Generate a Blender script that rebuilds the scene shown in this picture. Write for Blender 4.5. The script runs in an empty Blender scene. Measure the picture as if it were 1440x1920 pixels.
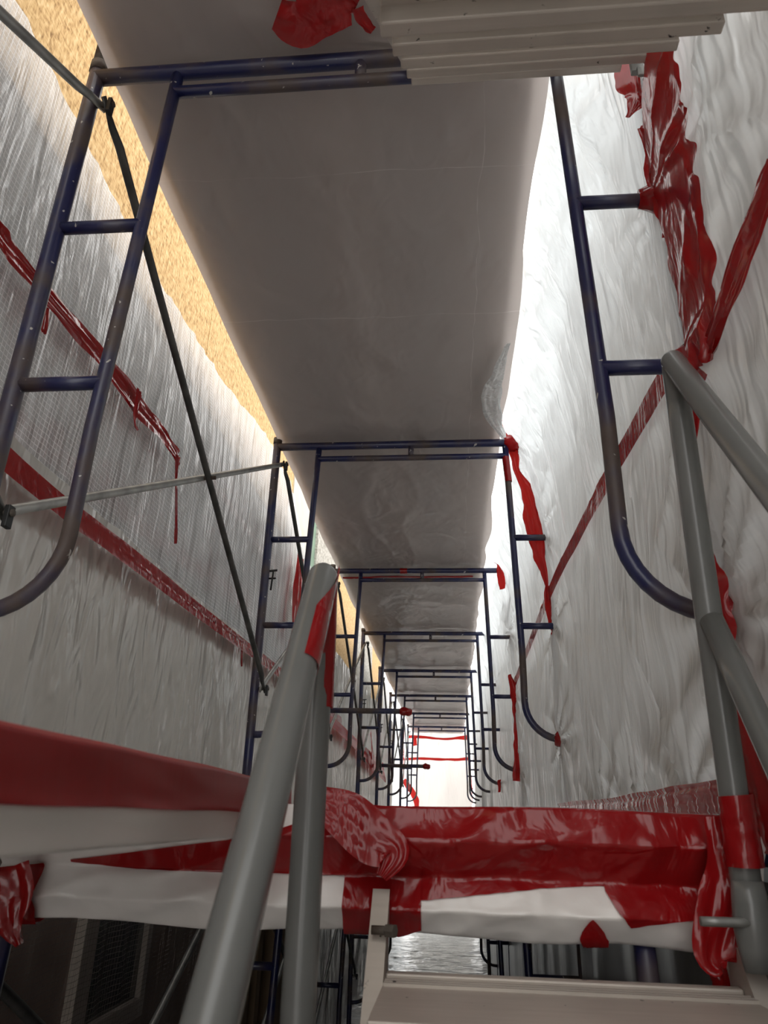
import bpy, math, random
from mathutils import Vector, noise as mn
random.seed(7)
scene = bpy.context.scene
col = scene.collection
PI = math.pi
CZ = 1.965                      # eye height above the lower floor; the lists below are measured from eye level

# ------------------------------------------------------------------ camera, world, exposure
F, PITCH, YAW, ROLL = 1349.72, 0.4021, 0.0984, 0.0273
_fw = Vector((-math.sin(YAW)*math.cos(PITCH), math.cos(YAW)*math.cos(PITCH), math.sin(PITCH)))
_rt = Vector((math.cos(YAW), math.sin(YAW), 0)); _up = _rt.cross(_fw)
_R = _rt*math.cos(ROLL) + _up*math.sin(ROLL); _U = _up*math.cos(ROLL) - _rt*math.sin(ROLL)
cd = bpy.data.cameras.new('camera'); cam = bpy.data.objects.new('camera', cd); col.objects.link(cam)
cd.sensor_fit = 'VERTICAL'; cd.sensor_height = 36.0; cd.lens = 36.0*F/1920; cd.clip_start = 0.02
from mathutils import Matrix
M4 = Matrix((( _R.x, _U.x, -_fw.x, 0), (_R.y, _U.y, -_fw.y, 0), (_R.z, _U.z, -_fw.z, CZ), (0, 0, 0, 1)))
cam.matrix_world = M4
cd.dof.use_dof = True; cd.dof.focus_distance = 2.6; cd.dof.aperture_fstop = 9.0
scene.camera = cam

world = bpy.data.worlds.new('overcast_sky'); scene.world = world; world.use_nodes = True
wb = world.node_tree.nodes['Background']
wb.inputs[0].default_value = (1.0, 0.985, 0.96, 1); wb.inputs[1].default_value = 2.4
vs = scene.view_settings
vs.view_transform = 'Standard'; vs.look = 'None'; vs.exposure = 0.2; vs.gamma = 1.0; vs.use_curve_mapping = False

# ------------------------------------------------------------------ measuring helpers
def ray(x, y): return _fw + _R*((x-720)/F) + _U*((960-y)/F)
def at(x, y, X=None, Y=None, Z=None):
    d = ray(x, y)
    k = X/d.x if X is not None else (Y/d.y if Y is not None else Z/d.z)
    return d*k
def lerp(a, b, t): return a+(b-a)*t
def sst(a, b, x):
    t = min(1, max(0, (x-a)/(b-a))); return t*t*(3-2*t)
def pw(tab, x):
    if x <= tab[0][0]: return tab[0][1]
    for (a, va), (b, vb) in zip(tab, tab[1:]):
        if x <= b: return lerp(va, vb, sst(a, b, x)*0.5 + 0.5*(x-a)/(b-a))
    return tab[-1][1]
def nz(x, y, z=0): return mn.noise(Vector((x, y, z)))
def fbm(x, y, z=0): return nz(x, y, z) + 0.5*nz(2.1*x, 2.1*y, z+7) + 0.25*nz(4.3*x, 4.3*y, z+13)
def ridge(v): return (1-abs(v))**3

# ------------------------------------------------------------------ object helpers
def tag(o, label=None, cat=None, group=None, kind=None):
    if label: o['label'] = label
    if cat: o['category'] = cat
    if group: o['group'] = group
    if kind: o['kind'] = kind
    return o
def empty(name, loc, label=None, cat=None, group=None):
    o = bpy.data.objects.new(name, None); o.empty_display_size = 0.1; col.objects.link(o); o.location = loc
    return tag(o, label, cat, group)
def base_of(o):
    p = Vector((0, 0, 0))
    while o is not None: p += o.location; o = o.parent
    return p
def obj(name, vf, m, parent=None, smooth=True, origin=None):
    v, f = vf
    off = base_of(parent) if parent is not None else (origin if origin is not None else
        Vector((sum(p[0] for p in v)/len(v), sum(p[1] for p in v)/len(v), min(p[2] for p in v))))
    me = bpy.data.meshes.new(name)
    me.from_pydata([(p[0]-off.x, p[1]-off.y, p[2]-off.z) for p in v], [], f); me.update()
    if smooth: me.polygons.foreach_set('use_smooth', [True]*len(me.polygons))
    me.materials.append(m)
    o = bpy.data.objects.new(name, me); col.objects.link(o)
    if parent is not None: o.parent = parent
    else: o.location = off
    return o
def join(*vfs):
    V, Fc = [], []
    for v, f in vfs:
        n = len(V); V += v; Fc += [tuple(i+n for i in q) for q in f]
    return V, Fc
def box(x0, x1, y0, y1, z0, z1, b=0.0):
    if b <= 0:
        v = [(x, y, z) for x in (x0, x1) for y in (y0, y1) for z in (z0, z1)]
        return v, [(0,1,3,2), (4,6,7,5), (0,4,5,1), (2,3,7,6), (0,2,6,4), (1,5,7,3)]
    import bmesh
    bm = bmesh.new(); bmesh.ops.create_cube(bm, size=1)
    for q in bm.verts: q.co = Vector(((x0+x1)/2+q.co.x*(x1-x0), (y0+y1)/2+q.co.y*(y1-y0), (z0+z1)/2+q.co.z*(z1-z0)))
    bmesh.ops.bevel(bm, geom=bm.edges[:], offset=b, segments=2, affect='EDGES', profile=0.5)
    bm.verts.index_update()
    r = [tuple(q.co) for q in bm.verts], [tuple(q.index for q in fc.verts) for fc in bm.faces]
    bm.free(); return r
def sweep(pts, rad, n=12, caps=True, jit=0.0, seed=0, flat=None, flat_u=False):
    """a round bar along a path; rad a number or a list; flat = squash factor list"""
    P = [Vector(p) for p in pts]; N = len(P); V, Fc = [], []
    T = []
    for i in range(N):
        t = (P[min(i+1, N-1)]-P[max(i-1, 0)]).normalized(); T.append(t)
    ref = Vector((0, 0, 1)) if abs(T[0].z) < 0.9 else Vector((0, 1, 0))
    u = T[0].cross(ref).normalized()
    for i in range(N):
        u = (u - T[i]*u.dot(T[i])).normalized(); w = T[i].cross(u)
        r = rad[i] if isinstance(rad, (list, tuple)) else rad
        fl = flat[i] if flat else 1
        for k in range(n):
            a = 2*PI*k/n; rr = r
            if jit: rr = r*(1+jit*fbm(math.cos(a)*1.3+seed*5.1, math.sin(a)*1.3+seed, i*0.45))
            V.append(tuple(P[i] + u*(math.cos(a)*rr*(fl if flat_u else 1)) + w*(math.sin(a)*rr*(1 if flat_u else fl))))
    for i in range(N-1):
        for k in range(n):
            k2 = (k+1) % n
            Fc.append((i*n+k, i*n+k2, (i+1)*n+k2, (i+1)*n+k))
    if caps: Fc.append(tuple(range(n-1, -1, -1))); Fc.append(tuple((N-1)*n+k for k in range(n)))
    return V, Fc
def seg(a, b, n):
    a, b = Vector(a), Vector(b); return [a.lerp(b, i/n) for i in range(n+1)]
def grid(nu, nv, fn):
    V = [tuple(fn(i/nu, j/nv)) for j in range(nv+1) for i in range(nu+1)]
    Fc = [(j*(nu+1)+i, j*(nu+1)+i+1, (j+1)*(nu+1)+i+1, (j+1)*(nu+1)+i) for j in range(nv) for i in range(nu)]
    return V, Fc
def smooth_path(pts, sub=6):
    """Catmull-Rom through points (vectors or tuples of any length)"""
    out = []; n = len(pts)
    for i in range(n-1):
        p0, p1, p2, p3 = pts[max(i-1, 0)], pts[i], pts[i+1], pts[min(i+2, n-1)]
        for s in range(sub):
            t = s/sub
            out.append(tuple(0.5*((2*b)+(c-a)*t+(2*a-5*b+4*c-d)*t*t+(3*b-a-3*c+d)*t**3) for a, b, c, d in zip(p0, p1, p2, p3)))
    out.append(tuple(pts[-1])); return out
def ribbon(pts, widths, nrm, wr=0.006, m=8, seed=0, jag=0.0, curl=0.0, sub=7):
    """a strip of tape along pts, nrm = the side it faces; crumpled by wr"""
    rows = smooth_path([tuple(p)+(w,) for p, w in zip(pts, widths)], sub)
    V = []; N = Vector(nrm).normalized(); k = len(rows)
    for n_, r in enumerate(rows):
        i = n_; p = Vector(r[:3]); t = (Vector(rows[min(i+1, k-1)][:3])-Vector(rows[max(i-1, 0)][:3])).normalized()
        c = t.cross(N).normalized(); i = n_*7/sub
        for j in range(m+1):
            s = j/m-0.5
            e = jag*(abs(2*s)**6)*nz(i*0.37+seed, s*3, 4.4)
            h = wr*(0.8*fbm(s*4.2+seed*3.3+0.05*i, i*0.06+seed, seed) + 1.1*(ridge(nz(s*3.6+seed+0.04*i, i*0.045, 9))-0.35))
            V.append(tuple(p + c*(r[3]*s + e) + N*(h + curl*(2*s)**2 + wr*1.2)))
    Fc = [(i*(m+1)+j, i*(m+1)+j+1, (i+1)*(m+1)+j+1, (i+1)*(m+1)+j) for i in range(k-1) for j in range(m)]
    return V, Fc
def arc(c, a0, a1, r, ux, uz, n=8):
    return [Vector(c)+Vector(ux)*(r*math.cos(lerp(a0, a1, i/n)))+Vector(uz)*(r*math.sin(lerp(a0, a1, i/n))) for i in range(n+1)]

# ------------------------------------------------------------------ materials
def mat(name):
    m = bpy.data.materials.new(name); m.use_nodes = True; nt = m.node_tree; nt.nodes.clear()
    out = nt.nodes.new('ShaderNodeOutputMaterial')
    return m, nt, out
def N(nt, t, **k):
    n = nt.nodes.new(t)
    for a, b in k.items(): setattr(n, a, b)
    return n
def coords(nt, scale=(1, 1, 1), rot=(0, 0, 0), src='Object'):
    tc = N(nt, 'ShaderNodeTexCoord'); mp = N(nt, 'ShaderNodeMapping')
    mp.inputs['Scale'].default_value = scale; mp.inputs['Rotation'].default_value = rot
    nt.links.new(tc.outputs[src], mp.inputs['Vector']); return mp.outputs[0]
def noise_t(nt, vec, scale, detail=3, dist=0.0, rough=0.5, ntype=None):
    n = N(nt, 'ShaderNodeTexNoise'); n.inputs['Scale'].default_value = scale; n.inputs['Detail'].default_value = detail
    n.inputs['Roughness'].default_value = rough; n.inputs['Distortion'].default_value = dist
    if ntype: n.noise_type = ntype
    nt.links.new(vec, n.inputs['Vector']); return n.outputs[0]
def ramp(nt, fac, stops):
    r = N(nt, 'ShaderNodeValToRGB'); e = r.color_ramp.elements
    while len(e) > 1: e.remove(e[-1])
    for i, (p, c) in enumerate(stops):
        q = e[0] if i == 0 else e.new(p)
        q.position = p; q.color = (c[0], c[1], c[2], 1) if not isinstance(c, (int, float)) else (c, c, c, 1)
    nt.links.new(fac, r.inputs[0]); return r.outputs[0]
def bump(nt, h, strength, dist=0.01, prev=None):
    b = N(nt, 'ShaderNodeBump'); b.inputs['Strength'].default_value = strength; b.inputs['Distance'].default_value = dist
    nt.links.new(h, b.inputs['Height'])
    if prev is not None: nt.links.new(prev, b.inputs['Normal'])
    return b.outputs[0]
def princ(nt, color=None, rough=0.5, metal=0.0, spec=0.5, nrm=None):
    p = N(nt, 'ShaderNodeBsdfPrincipled')
    if color is not None:
        if isinstance(color, tuple): p.inputs['Base Color'].default_value = color+(1,)
        else: nt.links.new(color, p.inputs['Base Color'])
    if isinstance(rough, (int, float)): p.inputs['Roughness'].default_value = rough
    else: nt.links.new(rough, p.inputs['Roughness'])
    p.inputs['Metallic'].default_value = metal; p.inputs['Specular IOR Level'].default_value = spec
    if nrm is not None: nt.links.new(nrm, p.inputs['Normal'])
    return p
def mixc(nt, fac, a, b):
    m = N(nt, 'ShaderNodeMix', data_type='RGBA')
    for s, v in ((0, fac), (6, a), (7, b)):
        if isinstance(v, (int, float)): m.inputs[s].default_value = v
        elif isinstance(v, tuple): m.inputs[s].default_value = v+(1,)
        else: nt.links.new(v, m.inputs[s])
    return m.outputs[2]
def mixs(nt, fac, a, b):
    m = N(nt, 'ShaderNodeMixShader')
    if isinstance(fac, (int, float)): m.inputs[0].default_value = fac
    else: nt.links.new(fac, m.inputs[0])
    nt.links.new(a, m.inputs[1]); nt.links.new(b, m.inputs[2]); return m.outputs[0]
def mathn(nt, op, a, b=0.0):
    m = N(nt, 'ShaderNodeMath', operation=op)
    for i, v in enumerate((a, b)):
        if isinstance(v, (int, float)): m.inputs[i].default_value = v
        else: nt.links.new(v, m.inputs[i])
    return m.outputs[0]

def film(name, color, transl, transp=0.0, rough=0.28, stretch=(6, 6, 1), bstr=0.5, fine=0.3, spec=0.5, rot=(0, 0, 0), grid_lines=None, tcol=None, rotb=(0, 0, 0), gath=0.6, thr=(0.95, 0.95, 0.95), creases=()):
    """thin polythene: a milky skin, light shining through it, glossy crinkles"""
    m, nt, out = mat(name)
    v1 = coords(nt, stretch, rot); v2 = coords(nt, tuple(s*2.3 for s in stretch), rotb)
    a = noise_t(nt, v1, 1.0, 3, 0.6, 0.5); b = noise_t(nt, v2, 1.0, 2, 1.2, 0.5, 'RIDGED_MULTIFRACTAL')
    n1 = bump(nt, a, bstr, 0.06); n2 = bump(nt, b, fine, 0.022, n1)
    c3 = noise_t(nt, coords(nt, tuple(s*4.0 for s in stretch), rot), 1.0, 1, 1.6, 0.5, 'RIDGED_MULTIFRACTAL')
    n2 = bump(nt, c3, fine*0.6, 0.008, n2)
    colr = color; threads = None
    if grid_lines:
        s, wdt = grid_lines
        tc = N(nt, 'ShaderNodeTexCoord'); sp = N(nt, 'ShaderNodeSeparateXYZ'); nt.links.new(tc.outputs['Object'], sp.inputs[0])
        f1 = mathn(nt, 'LESS_THAN', mathn(nt, 'FRACT', mathn(nt, 'MULTIPLY', sp.outputs[1], s)), wdt)
        f2 = mathn(nt, 'LESS_THAN', mathn(nt, 'FRACT', mathn(nt, 'MULTIPLY', sp.outputs[2], s)), wdt)
        threads = mathn(nt, 'MAXIMUM', f1, f2)
        colr = mixc(nt, threads, color, thr)
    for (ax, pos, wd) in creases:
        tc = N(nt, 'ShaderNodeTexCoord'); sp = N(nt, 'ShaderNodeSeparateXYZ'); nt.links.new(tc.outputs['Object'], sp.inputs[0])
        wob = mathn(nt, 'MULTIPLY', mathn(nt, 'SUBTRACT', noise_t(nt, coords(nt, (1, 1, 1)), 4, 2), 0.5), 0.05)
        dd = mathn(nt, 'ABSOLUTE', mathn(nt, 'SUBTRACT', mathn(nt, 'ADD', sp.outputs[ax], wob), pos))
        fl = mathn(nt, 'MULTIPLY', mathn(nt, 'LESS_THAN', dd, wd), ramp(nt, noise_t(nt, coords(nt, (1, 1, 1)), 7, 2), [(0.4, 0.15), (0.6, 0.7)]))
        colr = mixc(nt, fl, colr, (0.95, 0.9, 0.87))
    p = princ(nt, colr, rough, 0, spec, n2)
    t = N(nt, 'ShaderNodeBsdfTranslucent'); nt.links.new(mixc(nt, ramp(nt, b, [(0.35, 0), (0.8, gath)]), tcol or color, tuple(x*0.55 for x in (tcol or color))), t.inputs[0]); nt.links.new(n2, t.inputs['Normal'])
    sh = mixs(nt, transl, p.outputs[0], t.outputs[0])
    if transp > 0:
        tr = N(nt, 'ShaderNodeBsdfTransparent'); tr.inputs[0].default_value = (0.96, 0.96, 0.96, 1)
        fac = transp
        if threads is not None: fac = mathn(nt, 'MULTIPLY', mathn(nt, 'SUBTRACT', 1.0, threads), transp)
        sh = mixs(nt, fac, sh, tr.outputs[0])
    nt.links.new(sh, out.inputs[0]); return m

def paint_blue():
    m, nt, out = mat('navy_paint_worn')
    v = coords(nt, (1, 1, 1))
    big = noise_t(nt, v, 5, 4); chip = noise_t(nt, v, 38, 2, 0.4); grit = noise_t(nt, v, 120, 2)
    rust = ramp(nt, big, [(0.44, 0), (0.60, 1)])
    c = mixc(nt, mathn(nt, 'MULTIPLY', rust, 0.85), (0.013, 0.016, 0.066), (0.085, 0.060, 0.043))
    c = mixc(nt, ramp(nt, chip, [(0.705, 0), (0.72, 1)]), c, (0.42, 0.40, 0.37))
    r = ramp(nt, big, [(0.45, 0.30), (0.68, 0.75)])
    p = princ(nt, c, r, 0, 0.5, bump(nt, grit, 0.12, 0.002)); nt.links.new(p.outputs[0], out.inputs[0]); return m
def simple(name, c1, c2, rough=0.5, metal=0.0, scale=8, bstr=0.15, stretch=(1, 1, 1), spec=0.5, lo=0.35, hi=0.65, bd=0.003):
    m, nt, out = mat(name); v = coords(nt, stretch)
    n = noise_t(nt, v, scale, 4); c = mixc(nt, ramp(nt, n, [(lo, 0), (hi, 1)]), c1, c2)
    g = noise_t(nt, v, scale*6, 3)
    p = princ(nt, c, rough, metal, spec, bump(nt, g, bstr, bd)); nt.links.new(p.outputs[0], out.inputs[0]); return m
def aluminium():
    m, nt, out = mat('dirty_aluminium')
    v = coords(nt, (1, 1, 1)); vs_ = coords(nt, (0.7, 14, 14))
    st = noise_t(nt, vs_, 6, 3); sp = noise_t(nt, v, 42, 3, 0.3); cl = noise_t(nt, v, 6, 3)
    c = mixc(nt, st, (0.43, 0.38, 0.33), (0.56, 0.505, 0.445))
    c = mixc(nt, ramp(nt, cl, [(0.4, 0), (0.7, 0.45)]), c, (0.33, 0.30, 0.27))
    c = mixc(nt, ramp(nt, sp, [(0.70, 0), (0.74, 1)]), c, (0.02, 0.018, 0.016))
    p = princ(nt, c, 0.5, 0.35, 0.5, bump(nt, st, 0.2, 0.002)); nt.links.new(p.outputs[0], out.inputs[0]); return m
def tape_mat(name, base=(0.31, 0.007, 0.009), tl=0.12, gl=0.17, bs=1.0):
    m, nt, out = mat(name)
    v = coords(nt, (9, 9, 3)); a = noise_t(nt, v, 1.6, 3, 0.8); b = noise_t(nt, coords(nt, (14, 14, 14)), 1.0, 2, 1.0, 0.5, 'RIDGED_MULTIFRACTAL')
    n = bump(nt, b, 0.12*bs, 0.006, bump(nt, a, 0.35*bs, 0.02))
    c = mixc(nt, a, base, tuple(x*0.72 for x in base))
    p = princ(nt, c, gl, 0, 0.42, n)
    t = N(nt, 'ShaderNodeBsdfTranslucent'); t.inputs[0].default_value = (0.75, 0.04, 0.03, 1)
    sh = mixs(nt, tl, p.outputs[0], t.outputs[0])
    nt.links.new(sh, out.inputs[0]); return m
def osb():
    m, nt, out = mat('strand_board')
    a = noise_t(nt, coords(nt, (1, 46, 15), (0.2, 0, 0)), 1.6, 3, 0.5); b = noise_t(nt, coords(nt, (1, 16, 60), (-0.35, 0, 0)), 1.5, 3, 0.6)
    f = mathn(nt, 'ADD', mathn(nt, 'MULTIPLY', a, 0.6), mathn(nt, 'MULTIPLY', b, 0.4))
    c = ramp(nt, f, [(0.33, (0.24, 0.13, 0.045)), (0.47, (0.55, 0.35, 0.15)), (0.58, (0.68, 0.47, 0.23)), (0.7, (0.78, 0.60, 0.34))])
    p = princ(nt, c, 0.75, 0, 0.2, bump(nt, f, 0.35, 0.004)); nt.links.new(p.outputs[0], out.inputs[0]); return m

BLUE = paint_blue()
RUST = simple('rusty_steel', (0.05, 0.03, 0.02), (0.10, 0.085, 0.07), 0.75, 0.2, 22, 0.4)
DARKST = simple('dark_brace_steel', (0.035, 0.035, 0.033), (0.085, 0.082, 0.075), 0.5, 0.5, 12)
GALV = simple('galvanised_steel', (0.22, 0.22, 0.21), (0.36, 0.36, 0.34), 0.45, 0.6, 14)
GREY = simple('grey_rail_paint', (0.125, 0.127, 0.122), (0.15, 0.152, 0.146), 0.24, 0.0, 5, 0.05)
ALU = aluminium()
TAPE = tape_mat('red_tape')
TAPEB = tape_mat('red_tape_bright', (0.55, 0.012, 0.016), 0.4)
TAPES = tape_mat('smooth_red_tape', gl=0.42, bs=0.12)
OSB = osb()
STUCCO = simple('grey_stucco', (0.30, 0.28, 0.24), (0.62, 0.60, 0.55), 0.9, 0, 40, 0.6, bd=0.006)
CREAM = simple('cream_trim_paint', (0.60, 0.55, 0.44), (0.66, 0.61, 0.50), 0.6, 0, 6)
GREEN = simple('green_membrane', (0.13, 0.22, 0.15), (0.20, 0.30, 0.21), 0.7, 0, 9)
GREYWALL = simple('pale_grey_render', (0.50, 0.50, 0.50), (0.60, 0.60, 0.60), 0.85, 0, 5)
BROWN = simple('brown_render', (0.20, 0.13, 0.105), (0.26, 0.175, 0.14), 0.85, 0, 6)
WFRAME = simple('taupe_window_frame', (0.40, 0.34, 0.29), (0.45, 0.385, 0.33), 0.55, 0, 5)
WOOD = simple('weathered_timber', (0.16, 0.11, 0.065), (0.30, 0.22, 0.14), 0.8, 0, 6, 0.3, (1, 1, 0.1))
PLANK = simple('scaffold_plank_wood', (0.30, 0.23, 0.17), (0.42, 0.34, 0.26), 0.8, 0, 3, 0.3, (6, 0.3, 6))
PLANKD = simple('dark_plank_wood', (0.14, 0.11, 0.09), (0.21, 0.165, 0.13), 0.8, 0, 3, 0.3, (6, 0.3, 6))
BLOCKER = simple('beige_blocker', (0.40, 0.34, 0.29), (0.46, 0.39, 0.335), 0.9, 0, 2)
GLASS = simple('dark_window_pane', (0.012, 0.013, 0.014), (0.02, 0.021, 0.022), 0.12, 0, 2, 0.02)
BLACK = simple('black_lock_steel', (0.012, 0.012, 0.013), (0.03, 0.03, 0.03), 0.5, 0.4, 10)
CEIL_O = (-0.35, 6.5)               # origin of the ceiling sheet
GROUND = simple('concrete_ground', (0.20, 0.19, 0.18), (0.30, 0.29, 0.27), 0.9, 0, 4)

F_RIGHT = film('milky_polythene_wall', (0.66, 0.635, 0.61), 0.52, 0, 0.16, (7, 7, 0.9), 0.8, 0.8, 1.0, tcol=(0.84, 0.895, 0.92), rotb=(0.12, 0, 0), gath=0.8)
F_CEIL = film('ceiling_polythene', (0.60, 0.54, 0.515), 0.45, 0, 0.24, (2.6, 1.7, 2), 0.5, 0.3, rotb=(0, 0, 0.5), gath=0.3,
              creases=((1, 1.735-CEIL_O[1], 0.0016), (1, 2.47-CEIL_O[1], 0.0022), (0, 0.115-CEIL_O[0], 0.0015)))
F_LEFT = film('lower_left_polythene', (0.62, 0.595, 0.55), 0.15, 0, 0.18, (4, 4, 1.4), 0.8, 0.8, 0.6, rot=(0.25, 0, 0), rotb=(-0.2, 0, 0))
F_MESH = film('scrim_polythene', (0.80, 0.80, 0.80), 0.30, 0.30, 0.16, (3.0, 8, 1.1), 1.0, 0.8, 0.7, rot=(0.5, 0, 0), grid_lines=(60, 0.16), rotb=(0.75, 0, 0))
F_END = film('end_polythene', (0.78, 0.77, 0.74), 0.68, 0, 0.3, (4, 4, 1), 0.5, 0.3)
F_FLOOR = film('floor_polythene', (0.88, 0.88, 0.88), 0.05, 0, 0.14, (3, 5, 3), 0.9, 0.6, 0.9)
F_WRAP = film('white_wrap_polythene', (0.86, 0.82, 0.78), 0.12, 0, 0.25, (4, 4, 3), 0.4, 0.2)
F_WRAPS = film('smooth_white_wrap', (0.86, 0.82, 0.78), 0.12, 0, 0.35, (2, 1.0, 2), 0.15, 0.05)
F_SHADE = film('shaded_grey_sheet', (0.13, 0.128, 0.122), 0.05, 0, 0.3, (1.6, 1.6, 0.3), 0.3, 0.1)  # the lower level's lack of light is put into this dark sheet colour
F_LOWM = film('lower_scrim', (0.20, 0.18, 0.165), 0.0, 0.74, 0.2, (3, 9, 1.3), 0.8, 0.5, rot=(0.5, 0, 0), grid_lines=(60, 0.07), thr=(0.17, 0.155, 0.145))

# ------------------------------------------------------------------ setting
Y1, BAY, XL, W, ZT = 1.3283, 2.2265, -0.9909, 1.524, 1.9272
XR = XL+W; YE = 18.4
FY = [Y1+BAY*k for k in range(8)]
DXF = [0, 0.02, -0.005, 0.003, -0.015, -0.04, 0.0, 0.0]

PROF = [(-2.2, .50), (0, .50), (.37, .497), (.9, .512), (1.37, .492), (1.7, .450), (1.88, .380), (1.96, .315), (2.02, .285), (2.2, .275)]
def S(Y, z):
    """inner face of the right-hand sheet"""
    t = sst(1.31, 1.5, Y)
    near = 0.503 + 0.06*sst(1.25, 2.0, z)*sst(1.24, 0.9, Y) + 0.05*sst(1.25, 0.3, Y)
    x = lerp(near, pw(PROF, z), t)
    x += 0.075*math.exp(-((Y-FY[2])/0.35)**2)*sst(1.45, 1.8, z)*(1-sst(1.95, 2.03, z))
    return x
def pulls(u, v, anchors, amp, reach=0.45):
    """creases fanning out from the points where the sheet is tied"""
    h = 0.0
    for i, (a, b) in enumerate(anchors):
        du, dv = u-a, v-b
        if abs(du) > reach*2.2 or abs(dv) > reach*2.2: continue
        d = math.hypot(du, dv)
        if d < 1e-4: continue
        ang = math.atan2(dv, du)
        h += (ridge(nz(ang*2.6+i*7.7, d*0.9, 2.5))-0.3)*amp*math.exp(-d/reach)*min(1, d/0.10)
    return h
ANCH = [(1.33, 1.36), (1.33, 0.9), (1.33, 0.36), (1.3, 1.9), (3.55, 1.9), (3.55, 1.36), (3.55, 0.9), (3.55, 0.36), (5.78, 1.4), (5.78, 0.9), (5.78, 0.36),
        (2.3, 0.0), (2.75, 0.0), (1.7, 0.05), (0.7, 0.95), (8.0, 1.36), (8.0, 0.36)]
def ymap(a):
    return lerp(-2.6, 0.4, a/0.08) if a < 0.08 else (lerp(0.4, 6.2, (a-0.08)/0.67) if a < 0.75 else lerp(6.2, YE, (a-0.75)/0.25))
SEAM = [(0.4, 0.90), (1.4, 0.942), (2.01, 0.997), (2.9, 1.045), (3.48, 1.059), (4.35, 1.043), (5.81, 1.004)]   # height of the long tape seam
def Sd(Y, z):
    """with the folds"""
    u = sst(-0.1, 1.6, z)
    f = 0.026*ridge(nz(Y*2.2+0.35*z, z*0.45, 1.5)) + 0.012*ridge(nz(Y*4.6-0.5*z, z*0.5, 3.1)) + 0.012*nz(Y*7, z*0.5, 4) + 0.006*nz(Y*17+z, z*1.1, 8)
    g = 0.02*nz(Y*1.1, z*1.1, 2.2)
    damp = 1-0.9*sst(1.86, 1.98, z)*sst(1.2, 1.6, Y)
    taut = 1-0.92*math.exp(-((z-pw(SEAM, Y))/0.075)**2)*sst(6.8, 6.1, Y)
    taut *= 1-0.9*math.exp(-((Y-1.30)/0.13)**2)*sst(0.85, 1.0, z)
    x = S(Y, z) - ((f*(0.5+0.9*u) + g + pulls(Y, z, ANCH, 0.026))*damp - 0.028)*taut
    k = min(7, max(0, round((Y-Y1)/BAY)))
    lim = XR+DXF[k]-0.0222-0.006
    return lerp(x, min(x, lim), math.exp(-((Y-FY[k])/0.09)**4))
def onR(px, py, off=0.012):
    x = 0.5; p = None
    for _ in range(25):
        p = at(px, py, X=x); x = S(p.y, p.z)-off
    return p

def right_sheet(y0, y1, z0, nu, nv, mfun):
    def fn(a, b):
        Y = ymap(a)
        zt = lerp(3.1, 2.08, sst(1.33, 1.42, Y)); z = lerp(z0, zt, b)
        return (Sd(Y, z), Y, z)
    return grid(nu, nv, fn)
wr = obj('wall_right', right_sheet(-2.6, YE, -0.08, 760, 170, None), F_RIGHT); tag(wr, 'milky white polythene sheet hung as the outer side of the corridor', kind='structure')
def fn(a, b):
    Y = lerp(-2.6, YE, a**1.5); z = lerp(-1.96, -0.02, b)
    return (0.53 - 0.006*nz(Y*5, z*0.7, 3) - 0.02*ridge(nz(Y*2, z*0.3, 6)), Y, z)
tag(obj('wall_lower_right', grid(220, 20, fn), F_SHADE), 'sheeting along the lower level, coloured dark grey for the shade there', kind='structure')

# ceiling sheet, with hem out to the left so the daylight catches it
CANCH = [(x, y) for y in FY[:4] for x in (-0.96, 0.28)]
def ceil_z(X, Y):
    ph = (Y-Y1)/BAY
    sag = 0.016*math.sin(PI*(ph-math.floor(ph)))**2
    cr = 0.006*ridge(nz(X*3+Y*0.6, Y*1.3-X*1.5, 2))*1.4 + 0.004*nz(X*7, Y*7, 1)
    cr += pulls(X, Y, CANCH, 0.012, 0.3)
    return 1.975 - sag*0.9 - cr - 0.004*nz(X*2, Y*2, 5)
def fn(a, b):
    Y = lerp(0.25, YE, a**1.7)
    xr = lerp(-0.14, 0.30, sst(1.30, 1.36, Y)) + 0.018*nz(Y*2.3, 0.3) - 0.02*ridge(nz(Y*1.1, 3.7))
    xl = -0.968 + 0.008*nz(Y*2, 8)
    X = lerp(xl, xr, b)
    return (X, Y, ceil_z(X, Y))
tag(obj('ceiling', grid(560, 90, fn), F_CEIL, origin=Vector((CEIL_O[0], CEIL_O[1], 1.95))), 'translucent polythene stretched under the planks of the deck above', kind='structure')
for ln, (xa, xb, mm) in enumerate([(-0.935, -0.715, PLANK), (-0.714, -0.475, PLANKD), (-0.474, -0.23, PLANK), (-0.229, 0.01, PLANKD), (0.011, 0.262, PLANK)]):
    y = 0.15 if xa < -0.15 else 1.36
    k = 0
    while y < YE:
        L = min(YE-y, [3.2, 4.5, 3.9][(ln+k) % 3])
        tag(obj('deck_plank', box(xa, xb, y, y+L-0.002, 2.0, 2.04), mm, smooth=False),
            'wooden scaffold plank lying above the polythene ceiling', 'plank', 'planks of the deck above the ceiling')
        y += L; k += 1

tag(obj('sheet_flap', ribbon([at(952, 640, Z=1.95), at(935, 690, Z=1.94), at(920, 735, Z=1.935), at(925, 780, Z=1.94), at(945, 818, Z=1.955)], [0.02, 0.06, 0.10, 0.08, 0.02], (0.25, -0.3, -1), 0.01, 10, 4, 0.01), F_RIGHT),
    'pale torn polythene flap at the ceiling edge before the second frame', 'flap')
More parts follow.
